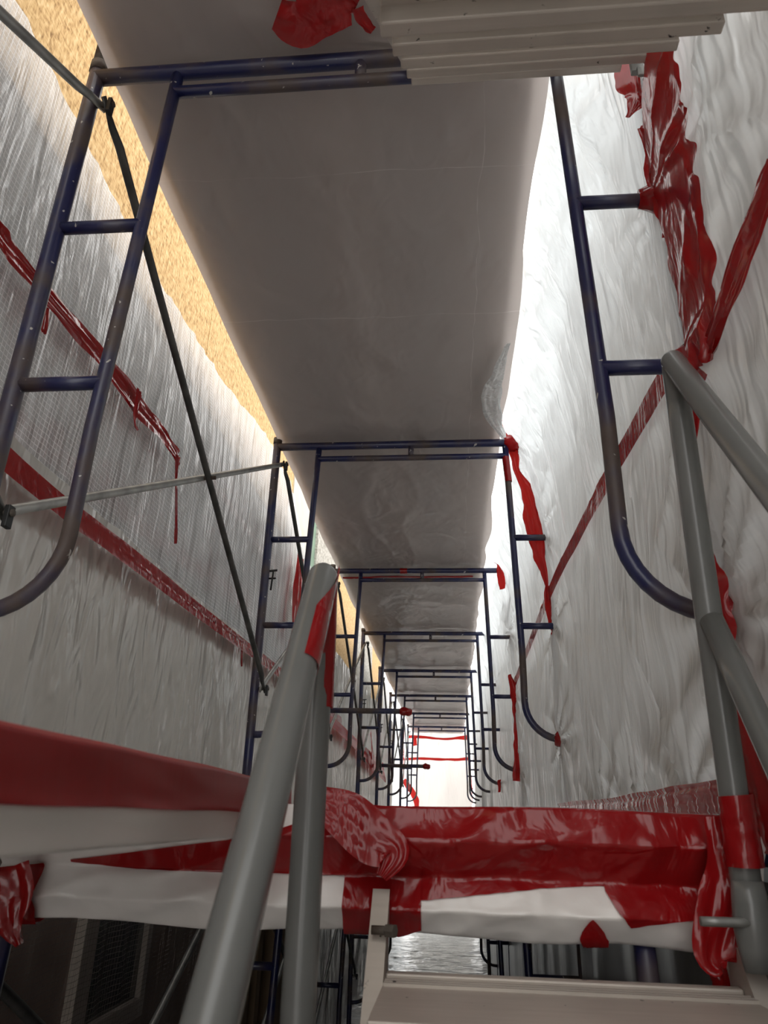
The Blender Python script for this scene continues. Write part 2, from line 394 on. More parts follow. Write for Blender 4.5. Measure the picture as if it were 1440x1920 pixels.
# upper deck floor (white sheet over boards) round the stair opening, lower floor, ground
fl = obj('floor', join(box(-0.97, 0.50, Y1+0.06, YE, -0.045, 0.0), box(-0.97, -0.36, -2.4, Y1+0.06, -0.026, 0.02)), F_FLOOR, smooth=False)
tag(fl, 'deck covered with white polythene', kind='structure')
def fn(a, b):
    X = lerp(-1.2, 0.53, b); Y = lerp(-2.6, YE, a)
    return (X, Y, -1.955 + 0.012*ridge(nz(X*1.5, Y*5, 2)) + 0.006*nz(X*6, Y*9, 4))
tag(obj('floor_lower', grid(360, 30, fn), F_FLOOR), 'crumpled glossy white polythene over the lower floor', kind='structure')
tag(obj('ground', box(-9, 9, -9, 26, -2.3, -1.97), GROUND, smooth=False), 'concrete ground outside', kind='structure')

# building wall on the left
tag(obj('wall_left', box(-1.42, -1.235, -3.0, 14.6, 0.0, 3.7), GREYWALL, smooth=False), 'pale grey building wall behind the sheets', kind='structure')
tag(obj('wall_lower_left', box(-1.42, -1.235, -3.0, 14.6, -1.96, 0.0), BROWN, smooth=False), 'brown rendered wall of the lower level', kind='structure')
# unseen wall added outside to shade and tint the right-hand sheet
tag(obj('wall_blocker', join(box(1.2, 1.6, 1.2, 26, -1.97, 1.75), box(1.2, 1.6, -5, 1.2, -1.97, 2.5)), BLOCKER, smooth=False), 'unseen beige wall added outside to shade the right-hand sheet', kind='structure')

# far end sheet
def fn(a, b):
    X = lerp(-0.95, 0.45, a); z = lerp(-1.95, 1.97, b)
    return (X, YE-0.03*nz(X*3, z*1.2, 3)-0.03*ridge(nz(X*2.2+z*0.7, z*0.6, 6)), z)
tag(obj('wall_far', grid(50, 90, fn), F_END), 'white polythene closing the far end', kind='structure')
def fn(a, b):
    Y = lerp(14.5, YE, a); z = lerp(-1.95, 2.1, b)
    return (-1.16+0.02*nz(Y*3, z, 3), Y, z)
tag(obj('wall_left_end', grid(40, 40, fn), F_RIGHT), 'milky polythene beyond the end of the building', kind='structure')

# strips of wall above the scrim: boards, trim, stucco
def board(name, y0, y1, z0, z1, m, label, cat, t=0.014, group=None):
    return tag(obj(name, box(-1.236, -1.236+t, y0, y1, z0, z1, 0.002), m, smooth=False), label, cat, group)
board('strand_board', -0.4, 2.955, 1.9, 3.6, OSB, 'long golden strand board above the scrim sheet beside the first frame', 'board')
board('strand_board', 2.962, 5.05, 1.9, 3.6, OSB, 'golden strand board between a dark joint and the cream trim', 'board')
board('trim_board', 5.06, 5.75, 1.3, 3.6, CREAM, 'cream painted trim board next to a green strip', 'board', 0.02)
board('membrane_strip', 5.76, 6.1, 1.0, 3.6, GREEN, 'green membrane strip between cream trim and stucco', 'membrane', 0.01)
board('stucco_panel', 6.11, 7.3, 0.2, 3.6, STUCCO, 'rough grey stucco panel beyond the green strip', 'panel', 0.03)
board('strand_board', 7.31, 9.2, 1.5, 3.6, OSB, 'golden strand board between two stucco panels', 'board')
board('stucco_panel', 9.21, 11.0, 0.2, 3.6, STUCCO, 'speckled stucco panel flanked by strand boards further along', 'panel', 0.03)
board('strand_board', 11.01, 12.4, 1.5, 3.6, OSB, 'last strand board before the pale end of the wall', 'board')
board('batten', 12.41, 12.75, 0.2, 3.6, CREAM, 'cream batten near the far end of the building wall', 'batten', 0.05)
for y in (0.9, 1.12, 2.0, 2.5):
    pass
tag(obj('timber_block', box(-1.222, -1.12, 1.30, 1.40, 2.50, 2.62, 0.004), WOOD, smooth=False), 'short timber block fixed high on the strand board', 'timber')

# ------------------------------------------------------------------ sheets on the left
def lsheet_x(Y, z):
    return -1.165 + 0.02*nz(Y*1.2, z*1.4, 3)
def fn(a, b):
    Y = lerp(-1.0, 4.85, a)
    zt = pw([(-1, 1.98), (1.3, 2.0), (2.1, 1.97), (3, 2.07), (4.1, 2.25), (4.85, 2.2)], Y) + 0.012*nz(Y*6, 2)
    z = lerp(0.86, zt, b)
    # folds fanning down from the top edge
    s = Y*7.5 + (zt-z)*2.6*nz(Y*0.7, 1.7)
    f = (0.012*ridge(nz(s, 0.3, 1)) + 0.007*nz(s*2.1, z*0.5, 5))*(0.35+0.65*b)
    bow = 0.05*math.sin(PI*min(1, (1-b)*1.0))*0.6
    return (lsheet_x(Y, z) + f + bow*0.5, Y, z)
tag(obj('scrim_sheet', grid(330, 90, fn), F_MESH), 'clear plastic sheet with white scrim threads pinned below the strand boards', 'sheet')
def fn(a, b):
    Y = lerp(4.75, 7.2, a); z = lerp(0.86, lerp(2.3, 1.5, a), b)
    return (lsheet_x(Y, z) - 0.028 + 0.012*ridge(nz(Y*6+z, z*0.4, 1)), Y, z)
tag(obj('scrim_sheet', grid(90, 50, fn), F_MESH), 'scrim sheet hanging beyond the second frame up to the stucco', 'sheet')
def fn(a, b):
    Y = lerp(-1.4, 7.0, a); z = lerp(0.002, 0.90, b)
    f = 0.014*ridge(nz(Y*3.2+z*0.9, z*0.8, 2)) + 0.006*nz(Y*9+z*2, z*1.5, 6)
    return (-1.15 + 0.015*nz(Y, z*1.5, 9) + f, Y, z)
tag(obj('polythene_sheet', grid(260, 40, fn), F_LEFT), 'milky polythene sheet hanging below the long red tape line', 'sheet')
def fn(a, b):
    Y = lerp(7.0, 14.5, a); z = lerp(0.002, lerp(1.5, 1.75, a)+0.1*nz(Y, 3), b)
    return (-1.15 + 0.015*nz(Y, z*1.5, 9) + 0.016*ridge(nz(Y*3.2+z*0.9, z*0.8, 2)), Y, z)
tag(obj('polythene_sheet', grid(140, 40, fn), F_LEFT), 'milky polythene sheet on the far stretch of the building wall', 'sheet')

# ------------------------------------------------------------------ scaffold frames
DIN, DTOP, DS, DR1, DR2, DB = 0.2057, 0.2426, 0.0819, 0.5628, 1.0319, 1.5705
RO, RI = 0.0222, 0.0166
def make_frame(name, loc, lug=True):
    """a walk-through frame: local origin at the foot of its left post"""
    e = empty(name, Vector(loc)); L = Vector(loc); zt = 1.93
    def P(x, z): return L+Vector((x, 0, z))
    for s in (0, 1):
        X = 0 if s == 0 else W; d = 1 if s == 0 else -1
        obj('outer_post', sweep(seg(P(X, 0.0), P(X, zt+0.02), 8), RO, 14), BLUE, e)
        lo, hi = DIN*d+X, DTOP*d+X
        r = 0.17; zb = zt-DB
        pts = seg(P(hi, zt), P(lo, zb+r+0.25), 4) + seg(P(lo, zb+r+0.2), P(lo, zb+r), 2)[:-1]
        pts += arc(P(lo-r*d, zb+r), 0, -PI/2, r, (d, 0, 0), (0, 0, 1), 9) + [P(X, zb)]
        obj('arch_leg', sweep(pts, RI, 12), BLUE, e)
        for dr in (DR1, DR2):
            zz = zt-dr; xi = lerp(hi, lo, min(1, dr/1.15))
            obj('rung', sweep(seg(P(X, zz), P(xi, zz), 2), RI*1.0, 12), BLUE, e)
        obj('coupling_collar', sweep(seg(P(X, zt+0.02), P(X, zt+0.055), 1), RO*1.12, 14), RUST, e)
        # brace studs with drop locks
        if s == 0:
            for dz in (zt-0.112, zt-1.352):
                st = obj('brace_stud', sweep(seg(P(X, dz), P(X+0.072*d, dz), 2), 0.0085, 8), RUST, e)
                obj('drop_lock', box(L.x+X+0.062*d-0.006, L.x+X+0.062*d+0.006, L.y-0.011, L.y+0.011, L.z+dz-0.034, L.z+dz+0.016, 0.002), BLACK, st, False)
            if not lug: continue
            dz = zt-0.77
            lk = obj('rail_lug', sweep(seg(P(X, dz+0.028), P(X+0.062, dz+0.034), 1), 0.006, 6), BLACK, e)
            obj('lug_pin', join(sweep(seg(P(X+0.042, dz+0.036), P(X+0.036, dz-0.075), 2), 0.005, 6), sweep(seg(P(X+0.015, dz-0.012), P(X+0.058, dz-0.010), 1), 0.005, 6)), BLACK, lk)
    obj('top_bar', sweep(seg(P(0, zt), P(W, zt), 6), RO, 14), BLUE, e)
    obj('header_bar', sweep(seg(P(DTOP, zt-DS), P(W-DTOP, zt-DS), 4), RI, 12), BLUE, e)
    obj('spacer', sweep(seg(P(W/2+0.0, zt), P(W/2+0.0, zt-DS), 1), RI*0.95, 10), BLUE, e)
    return e
def copy_tree(o, parent=None):
    c = o.copy(); col.objects.link(c)
    if parent is not None: c.parent = parent
    for ch in list(o.children): copy_tree(ch, c)
    return c
ORD = ['first', 'second', 'third', 'fourth', 'fifth', 'sixth', 'seventh', 'eighth']
proto = make_frame('walk_through_scaffold', (XL, FY[0], ZT-1.93), False)
tag(proto, 'navy blue walk-through scaffold frame right behind the stair, first along the corridor', 'scaffold', 'scaffold frames on the upper deck')
lugged = None
for k in range(1, 8):
    c = lugged = make_frame('walk_through_scaffold', (XL, FY[1], ZT-1.93)) if k == 1 else copy_tree(lugged)
    tag(c, None, 'scaffold', 'scaffold frames on the upper deck'); c.location = (XL+DXF[k], FY[k], ZT-1.93)
    c['label'] = 'navy blue walk-through scaffold frame, %s along the upper corridor from the stair' % ORD[k]
for k in range(0, 5):
    c = copy_tree(proto); c.location = (XL, FY[k], ZT-1.93-1.962); c['group'] = 'scaffold frames of the lower level'
    c['label'] = 'scaffold frame standing on the lower floor below the %s upper frame' % ORD[k]
# post of the next lift on the first frame's left post
tag(obj('scaffold_post', sweep(seg((XL, Y1, ZT+0.057), (XL, Y1, ZT+0.75), 4), RO*0.96, 14), RUST), 'weathered grey post rising above the collar of the first frame', 'post')

# ------------------------------------------------------------------ cross braces (left side)
def brace(y0, y1, z0, z1, label, name='cross_brace', zshift=0.0, grp='cross braces along the building side', dx=(0, 0)):
    e = empty(name, (XL+0.03, y0, min(z0, z1)+zshift), label, 'brace', grp)
    xa = XL+0.048
    def tube(a, b, x, bow):
        a = Vector((x+dx[0], y0, a+zshift)); b = Vector((x+dx[1], y1, b+zshift)); d = (b-a).normalized()
        pts = [a-d*0.02, a+d*0.02, a+d*0.06, a+d*0.11] + [a.lerp(b, t) for t in (0.25, 0.5, 0.75)] + [b-d*0.11, b-d*0.06, b-d*0.02, b+d*0.02]
        for i in range(len(pts)):
            if 2 < i < 8: pts[i] = pts[i]+Vector((bow, 0, 0))
        return sweep(pts, [0.014, 0.014, 0.013]+[0.0128]*5+[0.013, 0.014, 0.014], 10, flat=[0.4, 0.4, 0.8]+[1]*5+[0.8, 0.4, 0.4], flat_u=True)
    obj('brace_tube', tube(z0, z1, xa, 0.006), DARKST, e)
    obj('brace_tube', tube(z1, z0, xa-0.016, -0.006), GALV, e)
    ym, zm = (y0+y1)/2, (z0+z1)/2+zshift; xa += (dx[0]+dx[1])/2
    obj('pivot_bolt', sweep(seg((xa-0.025, ym, zm), (xa+0.035, ym, zm), 1), 0.008, 8), RUST, e)
    return e
ZH, ZLW = ZT-0.112, ZT-1.352
brace(FY[0]-BAY, FY[0], ZH, ZLW, 'crossed steel brace running from the first frame back past the stair')
for k in range(7):
    brace(FY[k], FY[k+1], ZH, ZLW, 'crossed steel brace between the %s and %s frames' % (ORD[k], ORD[k+1]), dx=(DXF[k], DXF[k+1]))
for k in range(0, 4):
    brace(FY[k], FY[k+1], ZH, ZLW, 'crossed brace on the lower level below the %s bay' % ORD[k], zshift=-1.962, grp='cross braces of the lower level')

# stub tubes with taped ends
for (y, x0, x1, z, r, lab) in ((FY[2]-0.042, XL, -0.39, 0.767, 0.021, 'blue tube end reaching into the corridor before the third frame, tip wrapped in red tape'),
                               (FY[4]-0.045, XL, -0.377, 0.652, 0.024, 'blue tube end reaching into the corridor before the fifth frame, tip wrapped in red tape')):
    e = empty('stub_tube', (x0, y, z-r), lab, 'tube')
    obj('tube', sweep(seg((x0, y, z), (x1+0.02, y, z), 4), r, 14), BLUE, e)
    obj('tape_cap', sweep(seg((x1-0.01, y, z), (x1+0.085, y, z-0.004), 6), [r*1.15, r*1.4, r*1.5, r*1.4, r*1.5, r*1.3, r*0.8], 12, True, 0.35, 3), TAPE, e)

# ------------------------------------------------------------------ aluminium stair (lower flight) and the flight above
def tread(X0, X1, y, z, dep, parent, m=ALU):
    """ribbed box-section tread, nosing at y (far edge)"""
    t = obj('tread', join(box(X0, X1, y-dep, y, z-0.012, z, 0.002), box(X0, X1, y-0.022, y, z-0.048, z+0.006, 0.003),
            box(X0, X1, y-dep, y-dep+0.02, z-0.048, z-0.002, 0.003)), m, parent, False)
    for q in range(3):
        yy = y-0.05-q*0.014
        obj('grip_rib', box(X0+0.002, X1-0.002, yy, yy+0.005, z-0.001, z+0.004), m, t, False)
    return t
SL = 1.12
def flight(name, label, X0, X1, ytop, ztop, n, run, rise, strw=0.026, strd=0.11, sext=0.0, dep=0.17, ycut=None):
    e = empty(name, ((X0+X1)/2, ytop, ztop), label, 'stair')
    for X in (X0-strw, X1):
        yb = ytop-run*(n-0.4); zb = ztop-rise*(n-0.4)
        d = Vector((0, yb-ytop, zb-ztop)).normalized(); u = Vector((0, -d.z, d.y)); u = u if u.z > 0 else -u
        a = Vector((X, ytop, ztop))-d*sext+u*0.045; b = Vector((X, yb, zb))+u*0.045
        V = []
        for q in (a, b):
            for dx in (0, strw):
                for r in (q+Vector((dx, 0, 0)), q+Vector((dx, 0, 0))-u*strd):
                    if ycut is not None and r.y > ycut: r = r + d*((ycut-r.y)/d.y)      # head cut upright where it meets the beam
                    V.append(tuple(r))
        Fc = [(0,1,3,2), (4,6,7,5), (0,4,5,1), (2,3,7,6), (0,2,6,4), (1,5,7,3)]
        obj('stringer', (V, Fc), ALU, e, False)
    for i in range(n):
        tread(X0, X1, ytop-run*i, ztop-rise*i, dep, e)
    return e
lowst = flight('stair_flight', 'aluminium stair flight climbing to the wrapped beam at the deck opening', -0.098, 0.392, 1.215, -0.208, 7, 0.2, 0.24, sext=0.11, dep=0.26, ycut=1.246)
upst = flight('stair_flight', 'dirty aluminium stair flight seen from below, rising overhead', -0.0865, 0.450, 1.303, 1.823, 5, 0.162, 0.196, strd=0.02, dep=0.17)

# handrails
hl = empty('stair_handrail', (-0.185, 0.98, -0.6), 'thick grey tube handrail with a red tape patch at its peak', 'handrail')
ap = Vector((-0.183, 0.98, 0.318)); lowp = Vector((-0.172, 0.50, -0.262))
obj('post', sweep(seg((-0.180, 0.985, -0.62), ap-Vector((0, 0, 0.012)), 6), 0.0208, 20), GREY, hl)
d = (lowp-ap).normalized()
tr = obj('top_rail', sweep([ap-d*0.012, ap-d*0.004]+seg(ap, lowp, 6), [0.017, 0.021]+[0.0213]*7, 20), GREY, hl)
# tape patch: a part-sleeve on the rail and post below the peak
def sleeve(a, b, r, a0, a1, ref, n=14, m=10, slant=0.0, seed=1, wr=0.0012):
    a, b = Vector(a), Vector(b); t = (b-a).normalized(); u = (Vector(ref)-t*Vector(ref).dot(t)).normalized(); w = t.cross(u)
    def fn(s, q):
        ang = lerp(a0, a1, s); L = lerp(0, 1, q)+slant*(s-0.5)*(1-q)
        rr = r+wr*abs(fbm(s*6+seed, q*6, seed))
        return a+(b-a)*L + (u*math.cos(ang)+w*math.sin(ang))*rr
    return grid(n, m, fn)
obj('tape_patch', sleeve(ap+Vector((0, 0, -0.012)), Vector((-0.181, 0.985, 0.135)), 0.0222, -2.2, 1.5, (0.5, -1, 0), slant=0.25), TAPE, hl)
obj('tape_patch', sleeve(ap+d*0.02, ap+d*0.20, 0.0226, -1.1, 0.95, (1, -0.2, 0.2), slant=0.9), TAPE, hl)

hr = empty('stair_handrail', (0.405, 1.13, -0.16), 'grey tube handrail with a sloping mid rail beside the taped wall', 'handrail')
ar = Vector((0.405, 1.13, 0.772)); 
foot = Vector((0.405, 1.165, -0.135))
obj('post', sweep(seg(foot, ar-Vector((0, 0, 0.012)), 8), 0.0205, 20), GREY, hr)
d2 = (at(1400, 860, X=0.405)-ar).normalized(); d2 = (d2+Vector((0.006, 0, 0))).normalized()
obj('top_rail', sweep([ar-d2*0.014, ar-d2*0.005]+seg(ar, ar+d2*1.15, 6), [0.016, 0.020]+[0.0205]*7, 20), GREY, hr)
mm = at(1335, 1165, X=0.405); 
d3 = (at(1425, 1360, X=0.405)-mm).normalized()
obj('mid_rail', sweep(seg(mm, mm+d3*0.75, 5), 0.0185, 20), GREY, hr)
obj('tape_patch', sleeve(at(1378, 1490, Y=1.15), at(1398, 1625, Y=1.155), 0.0235, -PI, PI, (0, -1, 0), 24, 14, 0.12, 4, 0.004), TAPE, hr)
fp = at(1412, 1728, X=0.405)
obj('foot_socket', join(sweep(seg(fp+Vector((0, 0, 0.05)), fp+Vector((0, 0, -0.06)), 4), [0.021, 0.024, 0.027, 0.025, 0.02], 16, flat=[1, 1, .9, .8, .6])), GREY, hr)
pin = obj('locking_pin', sweep(seg(fp+Vector((-0.075, -0.02, 0.0)), fp+Vector((0.0, -0.015, 0.0)), 3), 0.0062, 10), GALV, hr)
bl = empty('stringer_bolt', at(735, 1745, Y=1.2), 'small steel bolt through the head of the left stringer', 'bolt')
bp = at(735, 1745, Y=1.19)
obj('bolt_head', sweep(seg(bp+Vector((-0.008, 0, 0)), bp+Vector((0.005, -0.006, 0)), 1), 0.009, 6), RUST, bl, False)
obj('bolt_shank', sweep(seg(bp+Vector((-0.03, 0, 0)), bp+Vector((0, 0, 0)), 1), 0.006, 8), RUST, bl)

# ------------------------------------------------------------------ wrapped beams round the opening
YB = Y1-0.045
def beam_pt(X, t, off=0.0):
    """t 0..1 from the top back edge over the front face and under; off = outwards"""
    zt_, zb_ = 0.018+0.006*nz(X*3, 1), -0.168-0.012*nz(X*4, 5)-0.012*sst(0.2, 0.4, X)
    tab_z = [(0, zt_-0.01), (0.10, zt_), (0.3, -0.03), (0.5, -0.085), (0.72, -0.13), (0.9, zb_), (1, zb_+0.02)]
    tab_y = [(0, Y1+0.075), (0.10, YB-0.005), (0.3, YB-0.028), (0.5, YB+0.012), (0.72, YB-0.016), (0.9, YB+0.02), (1, Y1+0.05)]
    z = pw(tab_z, t); y = pw(tab_y, t)
    wv = 0.010*(ridge(nz(X*6+t*2.2, t*2.1-X*1.5, 3))-0.3)+0.006*fbm(X*11, t*4, 2)
    k = 1-0.7*max(0, 0.12-t)/0.12
    return Vector((X, y-(wv+off)*k, z+(off*0.8 if t < 0.15 else (-off*0.8 if t > 0.82 else 0))))
be = empty('wrapped_beam', (-0.15, YB, -0.18), 'cross beam wrapped in white polythene and red tape at the stair head', 'beam')
obj('plastic_wrap', grid(220, 44, lambda a, b: beam_pt(lerp(-0.76, 0.475, a), b)), F_WRAP, be)
def zt_to_t(X, z):
    lo, hi = 0.10, 0.92
    for _ in range(22):
        m_ = (lo+hi)/2
        if beam_pt(X, m_).z > z: lo = m_
        else: hi = m_
    return (lo+hi)/2
def beam_tape(top, bot, off=0.003, nu=60, m=TAPE, name='red_tape'):
    """top / bot: pixel outlines left to right on the beam's front"""
    T = [at(x, y, Y=YB-0.01) if y is not None else (at(x, 1530, Y=YB-0.01), None) for x, y in top]
    tt = []
    for q in T:
        if isinstance(q, tuple): tt.append((q[0].x, 0.02))
        else: tt.append((q.x, zt_to_t(q.x, q.z)))
    bb = [(q.x, zt_to_t(q.x, q.z) if y < 5000 else 0.97) for (x, y), q in ((b_, at(b_[0], min(b_[1], 1790), Y=YB-0.01)) for b_ in bot)]
    x0, x1 = tt[0][0], tt[-1][0]
    def lin(tab, x):
        for (a, va), (b, vb) in zip(tab, tab[1:]):
            if x <= b: return lerp(va, vb, (x-a)/(b-a) if b > a else 0)
        return tab[-1][1]
    def fn(a, b):
        X = lerp(x0, x1, a); ta, tb = lin(tt, X), lin(bb, X)
        tb += 0.006*nz(X*40, 3)
        return beam_pt(X, lerp(ta, max(ta+0.01, tb), b), off)
    return obj(name, grid(nu, 22, fn), m, be)
beam_tape([(640, None), (1392, None)], [(640, 1640), (720, 1700), (735, 1690), (790, 1688), (900, 1678), (1000, 1668), (1130, 1662), (1392, 1690)], 0.003, 120)
beam_tape([(128, 1612), (430, 1575), (600, 1530), (700, 1520)], [(128, 1617), (250, 1630), (430, 1638), (560, 1640), (690, 1644), (700, 1644)], 0.004, 80)
beam_tape([(645, 1640), (735, 1560)], [(645, 1790), (735, 1790)], 0.006, 24)
beam_tape([(728, 1560), (790, 1600)], [(728, 1790), (790, 1738)], 0.0075, 18)
beam_tape([(1130, 1600), (1190, 1600), (1392, 1560)], [(1130, 1662), (1180, 1742), (1392, 1712)], 0.006, 40)
beam_tape([(1088, 1755), (1108, 1722), (1145, 1762)], [(1088, 1756), (1108, 9999), (1145, 9999)], 0.005, 12)
beam_tape([(-30, 1630), (80, 1618)], [(-30, 9999), (80, 9999)], 0.010, 24)
# loose ends and bunches of tape on the beam
def px(pts, **k): return [at(x, y, **k) for x, y in pts]
obj('tape_bunch', ribbon(px([(600, 1505), (650, 1530), (700, 1575), (738, 1600), (715, 1645)], Y=YB-0.05), [0.05, 0.075, 0.075, 0.05, 0.02], (0.1, -1, 0.2), 0.005, 12, 3), TAPE, be)
obj('tape_bunch', ribbon(px([(30, 1625), (35, 1670), (28, 1725), (45, 1770)], Y=YB-0.035), [0.06, 0.065, 0.05, 0.01], (0, -1, 0), 0.012, 10, 5), TAPE, be)
obj('tape_bunch', ribbon(px([(1345, 1530), (1362, 1620), (1360, 1700), (1340, 1790), (1350, 1815)], Y=YB-0.06), [0.05, 0.07, 0.09, 0.07, 0.01], (0, -1, 0), 0.012, 10, 6), TAPE, be)
obj('tape_tail', ribbon(px([(1300, 1770), (1330, 1800), (1345, 1850), (1350, 1900)], Y=YB-0.01), [0.03, 0.03, 0.026, 0.026], (0.2, -1, 0), 0.008, 6, 8), TAPE, be)
obj('wrap_tail', ribbon(px([(1340, 1740), (1370, 1800), (1385, 1850), (1400, 1920)], Y=YB+0.01), [0.06, 0.07, 0.05, 0.05], (0.2, -1, 0), 0.008, 8, 9), F_WRAP, be)

# the beam along the left of the opening
bl2 = empty('wrapped_beam', (-0.28, 0.7, -0.035), 'long beam edging the stair opening, red tape above and white plastic below', 'beam')
def lb(Y, t, off=0.0):
    tab_z = [(0, 0.035), (0.16, 0.052), (0.3, 0.048), (0.55, 0.004), (0.85, -0.029), (1, -0.03)]
    tab_x = [(0, -0.40), (0.16, -0.305), (0.3, -0.281), (0.55, -0.276), (0.85, -0.284), (1, -0.40)]
    w_ = 0.004*fbm(Y*3, t*3, 7)
    return Vector((pw(tab_x, t)+w_+off, Y, pw(tab_z, t)+(off if t < 0.2 else (-off if t > 0.8 else 0))+0.002*nz(Y*5, 2)))
obj('plastic_wrap', grid(60, 30, lambda a, b: lb(lerp(-0.5, 1.31, a), b)), F_WRAPS, bl2)
obj('red_tape', grid(60, 20, lambda a, b: lb(lerp(-0.48, 1.315, a), lerp(0.03, 0.57+0.01*nz(a*9, 2), b), 0.0025)), TAPES, bl2)

# ------------------------------------------------------------------ red tape on the right-hand sheet
def rtape(pts, widths, label, wr_=0.008, jag=0.01, seed=1, off=0.02, m=TAPE, nrm=(-1, -0.25, 0), mm_=10, curl=0.0, Yp=None, sub=7, deep=9.0, snug=0.004):
    P = [onR(x, y, off) if Yp is None else at(x, y, Y=Yp) for x, y in pts]
    v, f = ribbon(P, widths, nrm, wr_, mm_, seed, jag, curl, sub)
    v = [(max(min(p[0], Sd(p[1], p[2])-snug), Sd(p[1], p[2])-deep), p[1], p[2]) for p in v]
    return tag(obj('tape_strip', (v, f), m), label, 'tape')
rtape([(1238, 70), (1232, 150), (1240, 230), (1256, 310), (1272, 380), (1288, 460), (1305, 560), (1320, 640), (1322, 690)], [0.15, 0.19, 0.21, 0.20, 0.20, 0.19, 0.17, 0.14, 0.10],
      'wide crumpled red tape running down the wall over the outer post of the first frame', 0.012, 0.02, 2, 0.018, mm_=30, sub=24, deep=0.024, snug=0.006)
rtape([(1185, 105), (1198, 145), (1206, 180), (1180, 225)], [0.09, 0.11, 0.08, 0.012], 'torn red tape flap hanging beside the chrome clip under the stair', 0.008, 0.008, 3, 0.03, nrm=(-0.5, -1, -0.2), Yp=1.335, sub=16)
rtape([(1215, 240), (1232, 300), (1250, 380), (1258, 450)], [0.04, 0.05, 0.06, 0.02], 'ragged narrow red tape edge peeling beside the wide strip', 0.008, 0.012, 11, 0.03, nrm=(-0.5, -1, 0), Yp=1.30)
rtape([(1258, 690), (1200, 790), (1130, 915), (1080, 1010), (1040, 1090), (1000, 1190), (962, 1290)], [0.075, 0.075, 0.07, 0.07, 0.07, 0.07, 0.07],
      'straight red tape seam running along the right wall between the first and second frames', 0.0006, 0.003, 4, 0.010, mm_=12, sub=60, snug=0.007)
rtape([(1470, 310), (1420, 440), (1375, 560), (1335, 660)], [0.06, 0.065, 0.065, 0.06], 'red tape seam on the right wall on the stair side of the first frame', 0.009, 0.006, 5, 0.012)
rtape([(1325, 690), (1312, 760), (1314, 860)], [0.07, 0.035, 0.006], 'pointed red tape tail hanging behind the grey handrail post', 0.008, 0.006, 6, 0.012)
rtape([(1345, 1040), (1362, 1110), (1375, 1200), (1400, 1300), (1425, 1400), (1445, 1500), (1450, 1600)], [0.03, 0.06, 0.07, 0.07, 0.09, 0.12, 0.14], 'shiny red tape strip descending the wall behind the mid rail', 0.012, 0.012, 7, 0.016, mm_=12)
rtape([(1050, 1516), (1150, 1512), (1250, 1502), (1368, 1492)], [0.045, 0.05, 0.055, 0.06], 'red tape band along the foot of the right wall', 0.005, 0.004, 8, 0.006)
rtape([(953, 775), (965, 830), (972, 880), (995, 930), (1003, 975), (1012, 1030), (1022, 1070), (1030, 1110)], [0.01, 0.09, 0.03, 0.09, 0.11, 0.08, 0.05, 0.015], 'ragged red tape strip sealing the post of the second frame', 0.012, 0.012, 9, 0.02, TAPEB, (-0.6, -1, 0), 12, Yp=FY[1]+0.035)
rtape([(1030, 1100), (1038, 1150), (1046, 1185), (1049, 1205)], [0.04, 0.07, 0.04, 0.006], 'red tape patch round the lower right rung of the second frame', 0.01, 0.01, 10, 0.02, TAPEB, (-0.6, -1, 0), Yp=FY[1]+0.03)
rtape([(905, 945), (900, 985), (905, 1020)], [0.03, 0.07, 0.03], 'red tape at the ceiling edge before the third frame', 0.006, 0.01, 12, 0.012)
rtape([(936, 1055), (940, 1080), (943, 1105)], [0.02, 0.07, 0.05], 'red tape tab at the top bar end of the third frame', 0.006, 0.006, 13, 0.02, TAPEB, (-0.6, -1, 0), Yp=FY[2]-0.03)
rtape([(958, 1265), (966, 1300), (970, 1340), (972, 1380), (974, 1420), (972, 1465)], [0.02, 0.08, 0.05, 0.06, 0.07, 0.08], 'red tape strip down the outer post of the third frame', 0.012, 0.014, 14, 0.02, TAPEB, (-0.6, -1, 0), Yp=FY[2]-0.03)
rtape([(935, 1275), (939, 1300)], [0.06, 0.04], 'small red tape tab at the upper rung of the fourth frame', 0.008, 0.006, 15, 0.02, TAPEB, (-0.6, -1, 0), Yp=FY[3]-0.03)
rtape([(940, 1462), (943, 1485)], [0.08, 0.09], 'red tape patch at the arch foot of the fourth frame', 0.01, 0.008, 16, 0.02, TAPEB, (-0.6, -1, 0), Yp=FY[3]-0.03)
rtape([(885, 1455), (884, 1480), (886, 1510)], [0.18, 0.20, 0.16], 'bright red tape column low on the far right wall', 0.01, 0.01, 17, 0.03, TAPEB, (-1, -1, 0))
# bunched tape round the rung ends
def knot(p, r, label, axis=(1, 0, 0), ln=0.05, seed=1, m=TAPE):
    a = Vector(axis).normalized(); p = Vector(p)
    return tag(obj('tape_bunch', sweep([p-a*ln, p-a*ln*0.5, p, p+a*ln*0.5, p+a*ln], [r*0.62, r*0.95, r*1.2, r*1.25, r*1.1], 20, True, 0.42, seed), m), label, 'tape')
ZR1, ZR2, ZBT = ZT-DR1, ZT-DR2, ZT-DB
knot((0.505, Y1-0.002, ZR1), 0.036, 'red tape bunched round the upper right rung of the first frame', seed=2)
knot((0.515, Y1-0.002, ZR2), 0.040, 'red tape bunched round the lower right rung of the first frame', seed=3)
knot((0.500, Y1-0.002, ZBT), 0.034, 'red tape bunched at the right arch foot of the first frame', seed=4)
knot((0.345, FY[1], ZT+0.0), 0.040, 'red tape knot on the top bar end of the second frame', seed=5, ln=0.04, m=TAPEB)
knot((0.50, FY[1], ZBT), 0.030, 'red tape knot at the arch foot of the second frame', seed=6, ln=0.025)
knot((0.485, FY[2], ZBT), 0.036, 'red tape knot at the arch foot of the third frame', seed=7, ln=0.03, m=TAPEB)
knot((0.51, FY[2], ZR1), 0.022, 'small red tape knot on the upper rung of the third frame', seed=8, ln=0.02)
